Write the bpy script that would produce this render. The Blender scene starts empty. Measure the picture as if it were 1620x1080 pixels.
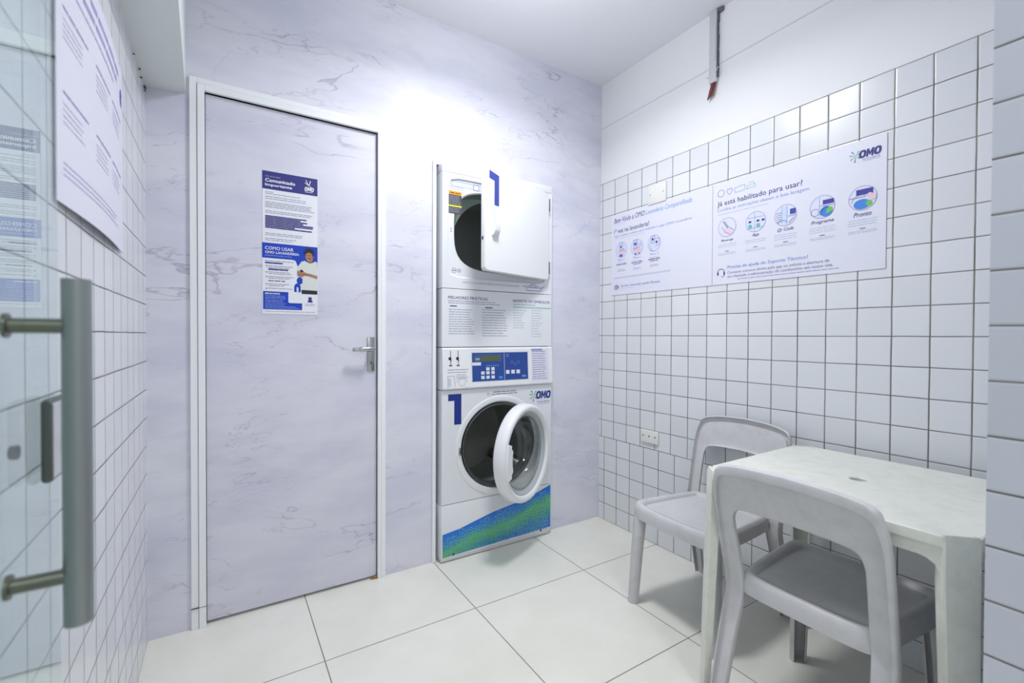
import bpy, bmesh, math, random
from mathutils import Vector, Matrix
random.seed(7)
S = bpy.context.scene
PI = math.pi
# ------------------------------------------------------------------ camera
F_PX, CAM = 723.917, Vector((-1.97811, -2.11743, 1.12569))
YAW, PITCH, ROLL = 0.56301, -0.01226, 0.00431
fw = Vector((math.sin(YAW)*math.cos(PITCH), math.cos(YAW)*math.cos(PITCH), math.sin(PITCH)))
r_ = Vector((math.cos(YAW), -math.sin(YAW), 0)); u_ = r_.cross(fw)
rr = math.cos(ROLL)*r_ + math.sin(ROLL)*u_
uu = -math.sin(ROLL)*r_ + math.cos(ROLL)*u_
cd = bpy.data.cameras.new('camera'); cam = bpy.data.objects.new('camera', cd)
S.collection.objects.link(cam)
M = Matrix((rr, uu, -fw)).transposed().to_4x4(); M.translation = CAM
cam.matrix_world = M
cd.sensor_width = 36; cd.lens = F_PX/1620*36; cd.clip_start = .02
cd.dof.use_dof = True; cd.dof.focus_distance = 2.3; cd.dof.aperture_fstop = 3.2
S.camera = cam
# ------------------------------------------------------------------ light and exposure
w = bpy.data.worlds.new('world'); S.world = w; w.use_nodes = True
w.node_tree.nodes['Background'].inputs[0].default_value = (.8, .9, 1, 1)
w.node_tree.nodes['Background'].inputs[1].default_value = .15
S.view_settings.view_transform = 'Standard'; S.view_settings.look = 'None'
S.view_settings.gamma = 1; S.view_settings.use_curve_mapping = False
S.view_settings.exposure = 0.18
def area(name, loc, size, power, col, aim=(0, 0, -1)):
    l = bpy.data.lights.new(name, 'AREA'); l.shape = 'DISK'; l.size = size; l.energy = power; l.color = col
    o = bpy.data.objects.new(name, l); S.collection.objects.link(o); o.location = loc
    o.rotation_euler = Vector(aim).to_track_quat('-Z', 'Y').to_euler(); return o
area('ceiling_lamp_light', (-1.0, -.78, 2.60), .30, 13.6, (.985, .985, 1)).data.spread = math.radians(154)
pl = bpy.data.lights.new('ceiling_fill_light', 'POINT'); pl.energy = 6.2; pl.shadow_soft_size = .14; pl.color = (.985, .985, 1)  # fill light added below the lamp to lift the ceiling
plo = bpy.data.objects.new('ceiling_fill_light', pl); S.collection.objects.link(plo); plo.location = (-1.0, -.78, 2.45)
area('corridor_fill_light', (-1.5, -3.0, 2.60), .6, 14, (1, .99, .98))  # unseen fill added behind the camera, not a known corridor lamp

# ------------------------------------------------------------------ helpers
def lin(c):
    return tuple(((v/255)/12.92 if v/255 <= .04045 else ((v/255+.055)/1.055)**2.4) for v in c) + (1,)
MATS = {}
def mat(name, rgb, rough=.5, metal=0, spec=.5, coat=0, emit=None):
    if name in MATS: return MATS[name]
    m = bpy.data.materials.new(name); m.use_nodes = True
    b = m.node_tree.nodes['Principled BSDF']
    b.inputs['Base Color'].default_value = lin(rgb); b.inputs['Roughness'].default_value = rough
    b.inputs['Metallic'].default_value = metal; b.inputs['Specular IOR Level'].default_value = spec
    b.inputs['Coat Weight'].default_value = coat
    if emit: b.inputs['Emission Color'].default_value = lin(rgb); b.inputs['Emission Strength'].default_value = emit
    MATS[name] = m; return m
class NT:
    def __init__(s, name, rough=.5):
        s.m = bpy.data.materials.new(name); s.m.use_nodes = True; s.t = s.m.node_tree
        s.b = s.t.nodes['Principled BSDF']; s.b.inputs['Roughness'].default_value = rough; MATS[name] = s.m
    def n(s, typ, **k):
        x = s.t.nodes.new(typ)
        for a, v in k.items(): setattr(x, a, v)
        return x
    def put(s, sock, v):
        if isinstance(v, bpy.types.NodeSocket): s.t.links.new(v, sock)
        else: sock.default_value = v
    def m_(s, op, a, b=0., c=0.):
        x = s.n('ShaderNodeMath', operation=op); s.put(x.inputs[0], a); s.put(x.inputs[1], b); s.put(x.inputs[2], c); return x.outputs[0]
    def mix(s, f, a, b, bt='MIX'):
        x = s.n('ShaderNodeMix', data_type='RGBA', blend_type=bt); s.put(x.inputs[0], f); s.put(x.inputs[6], a); s.put(x.inputs[7], b); return x.outputs[2]
    def noise(s, vec, scale, detail=3, rough=.5, dist=0.):
        x = s.n('ShaderNodeTexNoise'); s.put(x.inputs['Vector'], vec); x.inputs['Scale'].default_value = scale
        x.inputs['Detail'].default_value = detail; x.inputs['Roughness'].default_value = rough; x.inputs['Distortion'].default_value = dist
        return x.outputs[0]
    def ss(s, v, a, b, lo=0., hi=1.):
        x = s.n('ShaderNodeMapRange', interpolation_type='SMOOTHSTEP'); s.put(x.inputs[0], v)
        for i, q in zip((1, 2, 3, 4), (a, b, lo, hi)): s.put(x.inputs[i], q)
        return x.outputs[0]
    def obj(s): return s.n('ShaderNodeTexCoord').outputs['Object']
    def mapv(s, v, rot=(0, 0, 0), sc=(1, 1, 1)):
        x = s.n('ShaderNodeMapping'); s.put(x.inputs[0], v); x.inputs['Rotation'].default_value = rot; x.inputs['Scale'].default_value = sc; return x.outputs[0]
    def bump(s, h, st, dist=.002):
        x = s.n('ShaderNodeBump'); x.inputs['Strength'].default_value = st; x.inputs['Distance'].default_value = dist
        s.put(x.inputs['Height'], h); s.put(s.b.inputs['Normal'], x.outputs[0])

def grid_dist(t, u, off, pitch):
    """distance to the nearest joint line, and the cell number"""
    a = t.m_('DIVIDE', t.m_('SUBTRACT', u, off), pitch)
    f = t.m_('FRACT', a); cell = t.m_('FLOOR', a)
    d = t.m_('MULTIPLY', t.m_('MINIMUM', f, t.m_('SUBTRACT', 1., f)), pitch)
    return d, cell
def tile_mat(name, axis, sign, u_up, u_lo, pu, z_up, pz_up, z_lo, pz_lo, seam, col, grout=(96, 94, 88), gw=.0036, rough=.22):
    t = NT(name, rough); sp = t.n('ShaderNodeSeparateXYZ'); t.put(sp.inputs[0], t.obj())
    u = t.m_('MULTIPLY', sp.outputs[axis], sign); z = sp.outputs[2]
    wob = t.m_('MULTIPLY', t.m_('SUBTRACT', t.noise(t.obj(), 9, 2), .5), .0025)
    u = t.m_('ADD', u, wob); zz = t.m_('ADD', z, wob)
    up = t.m_('GREATER_THAN', z, seam)
    uo = t.m_('ADD', u_lo, t.m_('MULTIPLY', up, u_up-u_lo))
    zo = t.m_('ADD', z_lo, t.m_('MULTIPLY', up, z_up-z_lo))
    pz = t.m_('ADD', pz_lo, t.m_('MULTIPLY', up, pz_up-pz_lo))
    du, cu = grid_dist(t, u, uo, pu); dz, cz = grid_dist(t, zz, zo, pz)
    d = t.m_('MINIMUM', t.m_('MULTIPLY', du, .92), t.m_('MULTIPLY', dz, 1.1))
    g = t.ss(d, gw*.30, gw*.72, 1., 0.)
    cv = t.n('ShaderNodeCombineXYZ'); t.put(cv.inputs[0], cu); t.put(cv.inputs[1], cz)
    wn = t.n('ShaderNodeTexWhiteNoise'); t.put(wn.inputs[0], cv.outputs[0])
    base = t.mix(wn.outputs[0], lin(col), lin(tuple(c-7 for c in col)))
    gn = t.ss(t.noise(t.obj(), 5, 3), .38, .62)
    gcol = t.mix(gn, lin(grout), lin(tuple(min(255, c+34) for c in grout)))
    t.put(t.b.inputs['Base Color'], t.mix(g, base, gcol))
    t.put(t.b.inputs['Roughness'], t.m_('ADD', rough, t.m_('MULTIPLY', g, .5)))
    t.bump(t.ss(d, gw*.3, gw*1.6), .35, .0015)
    return t.m
def marble_mat(name, col, seamy=True, sx=()):
    t = NT(name, .5); o = t.obj()
    sp = t.n('ShaderNodeSeparateXYZ'); t.put(sp.inputs[0], o)
    v = t.mapv(o, (0, math.radians(-30), 0), (1, 1, 2.9))
    def vein(sc, th, seed, amp):
        vv = t.mapv(v, (seed, 0, seed*.5), (sc, sc, sc))
        n = t.noise(vv, 1, 5, .52, .35)
        r = t.m_('ABSOLUTE', t.m_('SUBTRACT', n, .5))
        k = t.ss(r, 0., th, 1., 0.)
        mask = t.ss(t.noise(t.mapv(o, (seed+2, 1, 0)), 2.3, 3, .6), .44, .62)
        return t.m_('MULTIPLY', t.m_('MULTIPLY', k, mask), amp)
    a = vein(1.4, .008, .3, .46); b = vein(3.1, .007, 1.7, .32); c = vein(1.2, .05, 2.9, .09)
    k = t.m_('MINIMUM', t.m_('ADD', t.m_('ADD', a, b), c), .75)
    cloud = t.ss(t.noise(v, 1.6, 4, .6), .35, .7)
    base = t.mix(cloud, lin(col), lin((col[0]-15, col[1]-15, col[2]-9)))
    colr = t.mix(k, base, lin((134, 132, 150)))
    s = None
    for ax, val in ([(2, 1.41)] if seamy else []) + [(0, x) for x in sx]:
        q = t.ss(t.m_('ABSOLUTE', t.m_('SUBTRACT', sp.outputs[ax], val)), .0008, .002, .16, 0.)
        s = q if s is None else t.m_('MAXIMUM', s, q)
    if s is not None: colr = t.mix(s, colr, lin((236, 238, 244)))
    t.put(t.b.inputs['Base Color'], colr); return t.m

def obj(name, bm, mats, parent=None, smooth=False, loc=None, kind=None):
    me = bpy.data.meshes.new(name)
    bmesh.ops.recalc_face_normals(bm, faces=bm.faces[:])
    bm.to_mesh(me); bm.free()
    for m in (mats if isinstance(mats, (list, tuple)) else [mats]): me.materials.append(m)
    if smooth:
        for p in me.polygons: p.use_smooth = True
        me.set_sharp_from_angle(angle=math.radians(smooth if smooth is not True else 40))
    o = bpy.data.objects.new(name, me); S.collection.objects.link(o)
    if parent: o.parent = parent
    if loc: o.location = loc
    if kind: o['kind'] = kind
    return o
def thing(name, label, cat, loc=(0, 0, 0), rz=0, group=None):
    o = bpy.data.objects.new(name, None); S.collection.objects.link(o); o.empty_display_size = .1
    o.location = loc; o.rotation_euler = (0, 0, rz); o['label'] = label; o['category'] = cat
    if group: o['group'] = group
    return o
def tag(o, label, cat, group=None):
    o['label'] = label; o['category'] = cat
    if group: o['group'] = group
    return o
def box(bm, x0, x1, y0, y1, z0, z1, bev=0, seg=2, mi=0):
    r = bmesh.ops.create_cube(bm, size=1)
    vs = r['verts']
    for v in vs: v.co = Vector((x0+(v.co.x+.5)*(x1-x0), y0+(v.co.y+.5)*(y1-y0), z0+(v.co.z+.5)*(z1-z0)))
    fs = set(f for v in vs for f in v.link_faces)
    for f in fs: f.material_index = mi
    if bev:
        es = list(set(e for v in vs for e in v.link_edges))
        bmesh.ops.bevel(bm, geom=es, offset=bev, segments=seg, profile=.5, affect='EDGES')
    return bm
def nb(): return bmesh.new()
def loft(bm, rings, closed=True, cap0=False, cap1=False, mi=0):
    vr = [[bm.verts.new(p) for p in r] for r in rings]
    n = len(rings[0])
    for a, b in zip(vr, vr[1:]):
        for i in range(n if closed else n-1):
            j = (i+1) % n
            try: f = bm.faces.new((a[i], a[j], b[j], b[i])); f.material_index = mi
            except ValueError: pass
    if cap0: bm.faces.new(vr[0][::-1]).material_index = mi
    if cap1: bm.faces.new(vr[-1]).material_index = mi
    return vr
def lathe(bm, prof, c, axis='y', n=64, closed_prof=False, mi=0):
    """prof: (r, h) along axis"""
    rings = []
    for r, h in (prof + [prof[0]] if closed_prof else prof):
        ring = []
        for i in range(n):
            a = 2*PI*i/n; p, q = r*math.cos(a), r*math.sin(a)
            ring.append(Vector((c[0]+p, c[1]+h, c[2]+q)) if axis == 'y' else (Vector((c[0]+p, c[1]+q, c[2]+h)) if axis == 'z' else Vector((c[0]+h, c[1]+p, c[2]+q))))
        rings.append(ring)
    loft(bm, rings, mi=mi)
    return bm
def tube(bm, pts, r, n=12, caps=True, mi=0):
    pts = [Vector(p) for p in pts]; rs = r if isinstance(r, (list, tuple)) else [r]*len(pts)
    rings = []; prev = None
    for i, p in enumerate(pts):
        d = (pts[min(i+1, len(pts)-1)]-pts[max(i-1, 0)]).normalized()
        if prev is None: prev = d.orthogonal().normalized()
        s = (prev - d*prev.dot(d)).normalized(); t = d.cross(s); prev = s
        rings.append([p + rs[i]*(math.cos(2*PI*k/n)*s + math.sin(2*PI*k/n)*t) for k in range(n)])
    loft(bm, rings, cap0=caps, cap1=caps, mi=mi); return bm
def catmull(P, seg=6, close=False):
    P = [Vector(p) for p in P]; out = []
    n = len(P)
    for i in range(n if close else n-1):
        if close: a, b, c, d = P[(i-1) % n], P[i], P[(i+1) % n], P[(i+2) % n]
        else: a, b, c, d = P[max(i-1, 0)], P[i], P[i+1], P[min(i+2, n-1)]
        for k in range(seg):
            t = k/seg
            out.append(.5*((2*b)+(c-a)*t+(2*a-5*b+4*c-d)*t*t+(3*b-a-3*c+d)*t**3))
    if not close: out.append(P[-1])
    return out
def rect_ring(x0, x1, z0, z1, cx, cz, n=64):
    """points on a rectangle seen from (cx,cz) at n even angles, corners included"""
    out = []
    for i in range(n):
        a = 2*PI*i/n; dx, dz = math.cos(a), math.sin(a)
        t = min(((x1-cx)/dx if dx > 0 else (x0-cx)/dx) if abs(dx) > 1e-9 else 1e9, ((z1-cz)/dz if dz > 0 else (z0-cz)/dz) if abs(dz) > 1e-9 else 1e9)
        out.append([cx+dx*t, cz+dz*t])
    for X in (x0, x1):
        for Z in (z0, z1):
            k = min(range(n), key=lambda i: (out[i][0]-X)**2+(out[i][1]-Z)**2); out[k] = [X, Z]
    return out
def sup_ring(cx, cz, a, b, e, n=64):
    out = []
    for i in range(n):
        t = 2*PI*i/n; c, s = math.cos(t), math.sin(t)
        # radius of the superellipse along direction t (stays aligned with rect_ring)
        r = 1/((abs(c)/a)**e+(abs(s)/b)**e)**(1/e)
        out.append([cx+c*r, cz+s*r])
    return out

# ---- artwork: flat printing on a surface, one mesh with one slot per colour
class Art:
    def __init__(s, origin, U, V):
        s.o, s.U, s.V = Vector(origin), Vector(U), Vector(V); s.N = s.U.cross(s.V); s.bm = nb(); s.slots = []; s.lift = .0004
    def mi(s, c):
        if c not in s.slots: s.slots.append(c)
        return s.slots.index(c)
    def P(s, u, v, l=0): return s.o+s.U*u+s.V*v+s.N*(s.lift+.0003*l)
    def poly(s, pts, c, l=0):
        f = s.bm.faces.new([s.bm.verts.new(s.P(u, v, l)) for u, v in pts]); f.material_index = s.mi(c)
    def rect(s, u0, v0, u1, v1, c, l=0): s.poly([(u0, v0), (u1, v0), (u1, v1), (u0, v1)], c, l)
    def disc(s, u, v, a, b, c, l=0, n=28, a0=0, a1=2*PI):
        s.poly([(u+a*math.cos(a0+(a1-a0)*i/n), v+b*math.sin(a0+(a1-a0)*i/n)) for i in range(n if a1-a0 > 6.28 else n+1)], c, l)
    def line(s, pts, wd, c, l=0):
        for (x0, y0), (x1, y1) in zip(pts, pts[1:]):
            L = math.hypot(x1-x0, y1-y0) or 1e-6; nx, ny = -(y1-y0)/L*wd/2, (x1-x0)/L*wd/2
            ex, ey = (x1-x0)/L*wd*.3, (y1-y0)/L*wd*.3
            s.poly([(x0+nx-ex, y0+ny-ey), (x0-nx-ex, y0-ny-ey), (x1-nx+ex, y1-ny+ey), (x1+nx+ex, y1+ny+ey)][::1], c, l)
    def ring(s, u, v, a, b, wd, c, l=0, n=28, a0=0, a1=2*PI):
        s.line([(u+a*math.cos(a0+(a1-a0)*i/n), v+b*math.sin(a0+(a1-a0)*i/n)) for i in range(n+1)], wd, c, l)
    def text(s, txt, u, v, wd, ht, c, l=1, bold=0., shear=0., rot=0.):
        cu = bpy.data.curves.new('t', 'FONT'); cu.body = txt; cu.size = 1; cu.offset = bold; cu.shear = shear; cu.resolution_u = 2
        cu.fill_mode = 'FRONT'
        ob = bpy.data.objects.new('t', cu); S.collection.objects.link(ob)
        dg = bpy.context.evaluated_depsgraph_get(); me = ob.evaluated_get(dg).to_mesh()
        vs = [q.co.copy() for q in me.vertices]; fs = [tuple(p.vertices) for p in me.polygons]
        ob.evaluated_get(dg).to_mesh_clear(); bpy.data.objects.remove(ob); bpy.data.curves.remove(cu)
        if not vs: return
        x0 = min(q.x for q in vs); x1 = max(q.x for q in vs); y0 = min(q.y for q in vs); y1 = max(q.y for q in vs)
        k = wd/(x1-x0); h = ht/(y1-y0); cr, sr = math.cos(rot), math.sin(rot)
        bv = []
        for q in vs:
            a, b = (q.x-x0)*k, (q.y-y0)*h
            bv.append(s.bm.verts.new(s.P(u+a*cr-b*sr, v+a*sr+b*cr, l)))
        m = s.mi(c)
        for f in fs:
            try: s.bm.faces.new([bv[i] for i in f]).material_index = m
            except ValueError: pass
    def words(s, u0, u1, v, h, c, l=0, gap=.15):
        """a line of print too small to read, as word-long bars"""
        u = u0
        while u < u1-.002:
            e = min(u1, u+random.uniform(2.5, 8)*h); s.rect(u, v, e, v+h*.62, c, l); u = e+h*.6
    def para(s, u0, u1, v1, v0, n, h, c, l=0, ragged=.2):
        for i in range(n):
            v = v1-(v1-v0)*i/max(1, n-1); s.words(u0, u1-(u1-u0)*random.uniform(0, ragged), v, h, c, l)
    def omo(s, u, v, w_, h, c, l=1):
        sh = .10*h; lw = w_*.31
        def q(a, b): return (u+a+sh*b/h*1.2, v+b)
        for x in (0, w_-lw-sh):
            o, i = [], []
            for k in range(20):
                t = 2*PI*k/20; cs, sn = math.cos(t), math.sin(t); r = 1/((abs(cs))**3.2+(abs(sn))**3.2)**(1/3.2)
                o.append((x+lw/2+lw/2*cs*r, h/2+h/2*sn*r)); i.append((x+lw/2+lw*.17*cs*r, h/2+h*.27*sn*r))
            for k in range(20):
                j = (k+1) % 20; s.poly([q(*o[k]), q(*o[j]), q(*i[j]), q(*i[k])], c, l)
        x = lw*1.06; m = w_-sh-2.12*lw
        for a, b in ((0, .27), (.73, 1.0)): s.poly([q(x+m*a, 0), q(x+m*b, 0), q(x+m*b, h), q(x+m*a, h)], c, l)
        s.poly([q(x+m*.27, h), q(x+m*.27, h*.52), q(x+m*.5, h*.12), q(x+m*.5, h*.52)], c, l); s.poly([q(x+m*.73, h), q(x+m*.5, h*.52), q(x+m*.5, h*.12), q(x+m*.73, h*.52)], c, l)
    def logo(s, u0, v0, u1, v1, c, splash, l=1):
        """the three letters with the splash burst before them"""
        wl = u1-u0; h = v1-v0
        s.omo(u0+wl*.28, v0+h*.28, wl*.72, h*.56, c, l+1)
        cx, cy = u0+wl*.19, v0+h*.55
        for k, (an, ln) in enumerate([(60, .27), (20, .2), (125, .33), (165, .3), (215, .3), (262, .36), (310, .22)]):
            a = math.radians(an); ex, ey = cx+math.cos(a)*ln*wl*.62, cy+math.sin(a)*ln*wl*.62
            col = splash[k % len(splash)]; nx, ny = -math.sin(a), math.cos(a); q = wl*.018
            s.poly([(cx, cy), (ex-nx*q, ey-ny*q), (ex+nx*q, ey+ny*q)], col, l); s.disc(ex, ey, q*1.35, q*1.35, col, l+1, 12)
    def cut(s, parent, name):
        o = s.done(parent, name); s.bm = nb(); s.slots = []; return o
    def done(s, parent, name='printed_text', loc=None):
        me = bpy.data.meshes.new(name)
        for f in s.bm.faces:
            f.normal_update()
            if f.normal.dot(s.N) < 0: f.normal_flip()
        s.bm.to_mesh(me); s.bm.free()
        for c in s.slots: me.materials.append(mat('ink_%d_%d_%d' % c, c, .55) if isinstance(c, tuple) else MATS[c])
        o = bpy.data.objects.new(name, me); S.collection.objects.link(o); o.parent = parent
        if loc: o.location = loc
        return o

NAVY, BLUE, SKY, GREY, WHITE, GREEN, PINK, TEAL, BLK = (48, 50, 128), (14, 66, 190), (140, 178, 226), (150, 154, 178), (238, 240, 246), (112, 196, 92), (232, 200, 206), (110, 190, 190), (34, 36, 44)
LILAC = (176, 186, 222)

# ------------------------------------------------------------------ materials of the room
W, H = 2.2156, 2.671
TOP = 2.062
paint = mat('white_paint', (240, 241, 243), .6)
ceil_m = mat('ceiling_paint', (240, 241, 246), .7)
m_marble = marble_mat('marble_panel', (228, 229, 240), True, (-1.63, -.80))
m_marble_d = marble_mat('marble_door', (223, 223, 235), False, (-1.63,))
m_tr = tile_mat('tile_right', 1, -1, .024, .050, .1034, .509, .1034, .0, .1018, .509, (231, 234, 238))
m_tl = tile_mat('tile_left', 1, -1, .064, .024, .1034, .514, .1028, .514, .1028, .308, (228, 231, 236))
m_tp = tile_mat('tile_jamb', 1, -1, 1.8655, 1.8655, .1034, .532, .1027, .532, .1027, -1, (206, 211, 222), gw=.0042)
t = NT('floor_tile', .28); sp = t.n('ShaderNodeSeparateXYZ'); t.put(sp.inputs[0], t.obj())
d1, _ = grid_dist(t, sp.outputs[0], -.5124, .5858); d2, _ = grid_dist(t, sp.outputs[1], -.4510, .5858)
d = t.m_('MINIMUM', d1, d2); g = t.ss(d, .0011, .0026, 1., 0.)
cl = t.ss(t.noise(t.obj(), 3, 5, .6), .3, .7); dirt = t.ss(t.noise(t.obj(), 38, 4, .7), .6, .8, 0., .22)
base = t.mix(cl, lin((238, 238, 230)), lin((230, 230, 220)))
base = t.mix(dirt, base, lin((196, 200, 188)))
t.put(t.b.inputs['Base Color'], t.mix(g, base, lin((128, 124, 108))))
t.put(t.b.inputs['Roughness'], t.m_('ADD', .26, t.m_('MULTIPLY', g, .4))); t.bump(t.ss(d, .001, .004), .3, .001)
m_floor = t.m

# ------------------------------------------------------------------ the setting
b = nb(); box(b, -3.4, .6, -3.7, .7, -.10, 0); obj('floor', b, m_floor, kind='structure')
b = nb(); box(b, -3.4, .6, -3.7, .7, H, H+.1); obj('ceiling', b, ceil_m, kind='structure')
# back wall of marble panels, open for the door and for the machine
DX0, DX1, DZ = -2.036, -1.377, 2.052
MX0, MX1, MZ = -1.090, -.402, 1.972
b = nb()
for x0, x1, z0, z1 in [(-W-.1, DX0, 0, H), (DX0, DX1, DZ, H), (DX1, MX0, 0, H), (MX0, MX1, MZ, H), (MX1, .1, 0, H)]: box(b, x0, x1, 0, .05, z0, z1)
obj('wall_back', b, m_marble, kind='structure')
# right wall: painted above, tiled up to TOP
b = nb(); box(b, .008, .12, -3.7, 0, 0, H); wr = obj('wall_right', b, paint, kind='structure')
b = nb(); box(b, 0, .008, -1.87, 0, 0, TOP, .0015, 1); obj('tile_cladding', b, m_tr, wr)
b = nb(); tube(b, [(.0075, -.001, 2.405), (.0075, -.6, 2.411), (.0075, -1.2, 2.42), (.0075, -1.86, 2.427)], .0022, 6)
obj('trim_1', b, mat('seam_shade', (214, 217, 224), .6), kind='structure')  # plaster seam as a thin ridge, its shadow line put into the grey
# left wall, tiled
b = nb(); box(b, -W-.12, -W, -3.7, 0, 0, H); obj('wall_left', b, m_tl, kind='structure')
# boxed-in beam along the left wall
b = nb()
rings = [[(-W, 0, 2.022), (-2.095, 0, 2.03), (-2.095, 0, H), (-W, 0, H)], [(-W, -1.87, 2.022), (-2.04, -1.87, 2.03), (-2.04, -1.87, H), (-W, -1.87, H)]]
loft(b, rings, cap0=True, cap1=True); obj('trim_2', b, mat('beam_paint', (226, 232, 230), .6), kind='structure')
b = nb()
random.seed(3)
for i in range(7):
    y = -.008-.36*random.random()**2; r = random.uniform(.0015, .0045)
    bmesh.ops.create_icosphere(b, subdivisions=1, radius=r, matrix=Matrix.Translation((-W+.003, y, 2.017-random.random()*.02)))
obj('mould_spots', b, mat('mould', (70, 78, 70), .9), bpy.data.objects['trim_2'])
# front wall with the doorway the photograph is taken through
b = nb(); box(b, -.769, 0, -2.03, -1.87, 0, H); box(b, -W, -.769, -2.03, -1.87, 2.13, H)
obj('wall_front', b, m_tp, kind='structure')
# corridor behind the doorway
b = nb(); box(b, -3.4, .6, -3.7, -3.6, 0, H); obj('wall_corridor', b, paint, kind='structure')

# ---- door_1: marble faced door in an aluminium frame
alu = mat('white_aluminium', (244, 247, 250), .5)
dark = mat('dark_gap', (40, 42, 50), .8)
door = bpy.data.objects.new('door_1', None); S.collection.objects.link(door); door['kind'] = 'structure'
b = nb(); box(b, DX0+.0015, DX1-.0015, .006, .040, .012, DZ-.003, .001, 1); obj('door_leaf', b, m_marble_d, door)
b = nb()
def frame_rect(b, x0, x1, z0, z1, y0, y1): box(b, x0, x1, y0, y1, z0, z1, .002, 2)
frame_rect(b, -2.084, -2.060, 0, 2.098, -.010, 0); frame_rect(b, -2.059, DX0, 0, 2.076, -.014, .03)
frame_rect(b, DX1, -1.362, 0, 2.076, -.014, .03); frame_rect(b, -1.361, -1.340, 0, 2.098, -.010, 0)
frame_rect(b, -2.060, -1.361, 2.0775, 2.098, -.010, 0); frame_rect(b, DX0, DX1, DZ, 2.0765, -.014, .03)
obj('door_frame', b, alu, door)
b = nb(); box(b, -2.0845, -2.0355, -.0147, -.0100, .081, .0825); obj('frame_joint', b, dark, door)
b = nb()
for x, z, s in [(-1.383, .006, .011), (-1.396, .004, .008), (-1.377, .010, .006)]:
    bmesh.ops.create_icosphere(b, subdivisions=2, radius=s, matrix=Matrix.Translation((x, .0, z)) @ Matrix.Diagonal((1.5, .6, .7, 1)))
obj('crumbled_wood', b, mat('crumbled_wood', (150, 116, 62), .9), door)
chrome = mat('brushed_chrome', (176, 180, 180), .22, 1)
b = nb(); box(b, -1.4215, -1.3885, 0.0, .008, .961, 1.117, .0025, 2); hp = obj('door_handle', b, chrome, door, smooth=30)
b = nb(); tube(b, [(-1.405, .004, 1.063), (-1.405, -.035, 1.063)], [.012, .010], 20)
tube(b, catmull([(-1.403, -.042, 1.063), (-1.43, -.046, 1.064), (-1.47, -.044, 1.063), (-1.497, -.040, 1.061)], 5), [.0105]*10+[.0085]*5+[.006], 16)
obj('lever', b, chrome, hp, smooth=True)
b = nb(); box(b, -1.4075, -1.4025, -.0004, .001, .992, 1.006, .001, 1); obj('keyhole', b, mat('black', (12, 12, 14), .6), hp)
# white profile beside the machine recess
b = nb(); box(b, -1.108, -1.091, -.012, .0, 0, 1.985, .0015, 1); obj('trim_3', b, alu, kind='structure')

# ---- door_2: glass leaf swung open along the left wall
t = NT('door_glass', .03); tr = t.n('ShaderNodeBsdfTransparent'); tr.inputs[0].default_value = (.93, .97, .96, 1)
gl = t.n('ShaderNodeBsdfGlossy'); gl.inputs['Roughness'].default_value = .006; gl.inputs[0].default_value = (.88, .95, .94, 1)
geo = t.n('ShaderNodeNewGeometry'); vm = t.n('ShaderNodeVectorMath', operation='DOT_PRODUCT')
t.t.links.new(geo.outputs['Normal'], vm.inputs[0]); t.t.links.new(geo.outputs['Incoming'], vm.inputs[1])
c = t.m_('ABSOLUTE', vm.outputs['Value']); f = t.m_('ADD', .04, t.m_('MULTIPLY', .96, t.m_('POWER', t.m_('SUBTRACT', 1., c), 5.)))
mx = t.n('ShaderNodeMixShader'); t.put(mx.inputs[0], f); t.t.links.new(tr.outputs[0], mx.inputs[1]); t.t.links.new(gl.outputs[0], mx.inputs[2])
t.t.links.new(mx.outputs[0], t.t.nodes['Material Output'].inputs[0])
GX = -2.1655
gd = bpy.data.objects.new('door_2', None); S.collection.objects.link(gd); gd['kind'] = 'structure'
b = nb(); box(b, GX-.008, GX, -1.965, -1.270, .012, 2.05, .0008, 1); obj('glass_leaf', b, t.m, gd)
steel = mat('satin_steel', (148, 156, 157), .38, .75)
b = nb()
tube(b, [(-2.1105, -1.455, .816), (-2.1105, -1.455, 1.184)], .0125, 24)
ph = obj('pull_handle', b, steel, gd, smooth=30)
for z in (1.134, .868):
    b = nb(); tube(b, [(GX, -1.455, z), (-2.118, -1.455, z)], .0078, 18); lathe(b, [(0, 0.0008), (.0125, .0008), (.0125, .004), (.0078, .0045)], (GX, -1.455, z), 'x', 24)
    obj('handle_mount', b, mat('mount_steel', (116, 120, 108), .35, .8), ph, smooth=30)
b = nb(); box(b, GX+.0005, GX+.0115, -1.352, -1.272, .944, 1.046, .005, 4); lk = obj('door_lock', b, mat('lock_dark_reflection', (96, 104, 100), .4, .5), gd, smooth=30)  # lock body coloured dark to stand in for a dark reflection
b = nb(); box(b, GX+.0105, GX+.0125, -1.348, -1.274, .949, 1.041, .001, 1); obj('face_plate', b, mat('lock_chrome', (206, 209, 212), .3, .3), lk, smooth=30)
b = nb(); lathe(b, [(0, .003), (.011, .003), (.013, 0), (.013, -.002)], (GX+.0125, -1.300, .982), 'x', 24); obj('lock_cylinder', b, mat('dark_steel', (60, 68, 72), .4, .6), lk, smooth=30)
b = nb(); lathe(b, [(0, -.0155), (.007, -.0155), (.008, -.014), (.008, -.0085)], (GX, -1.385, .992), 'x', 24); obj('turn_knob', b, mat('dark_steel', (60, 68, 72), .4, .6), lk, smooth=30)
for z in (.10, 1.98):
    b = nb(); box(b, GX-.018, GX+.010, -1.975, -1.90, z-.04, z+.04, .004, 2); obj('glass_hinge', b, steel, gd, smooth=30)

# ------------------------------------------------------------------ posters and boards
paper = mat('paper_white', (236, 238, 246), .4)
pvc = mat('board_white', (228, 229, 242), .4)
def sheet(name, label, cat, x0, x1, z0, z1, group=None):
    b = nb(); box(b, x0, x1, .0048, .0060, z0, z1); o = obj(name, b, paper); return tag(o, label, cat, group)
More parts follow.
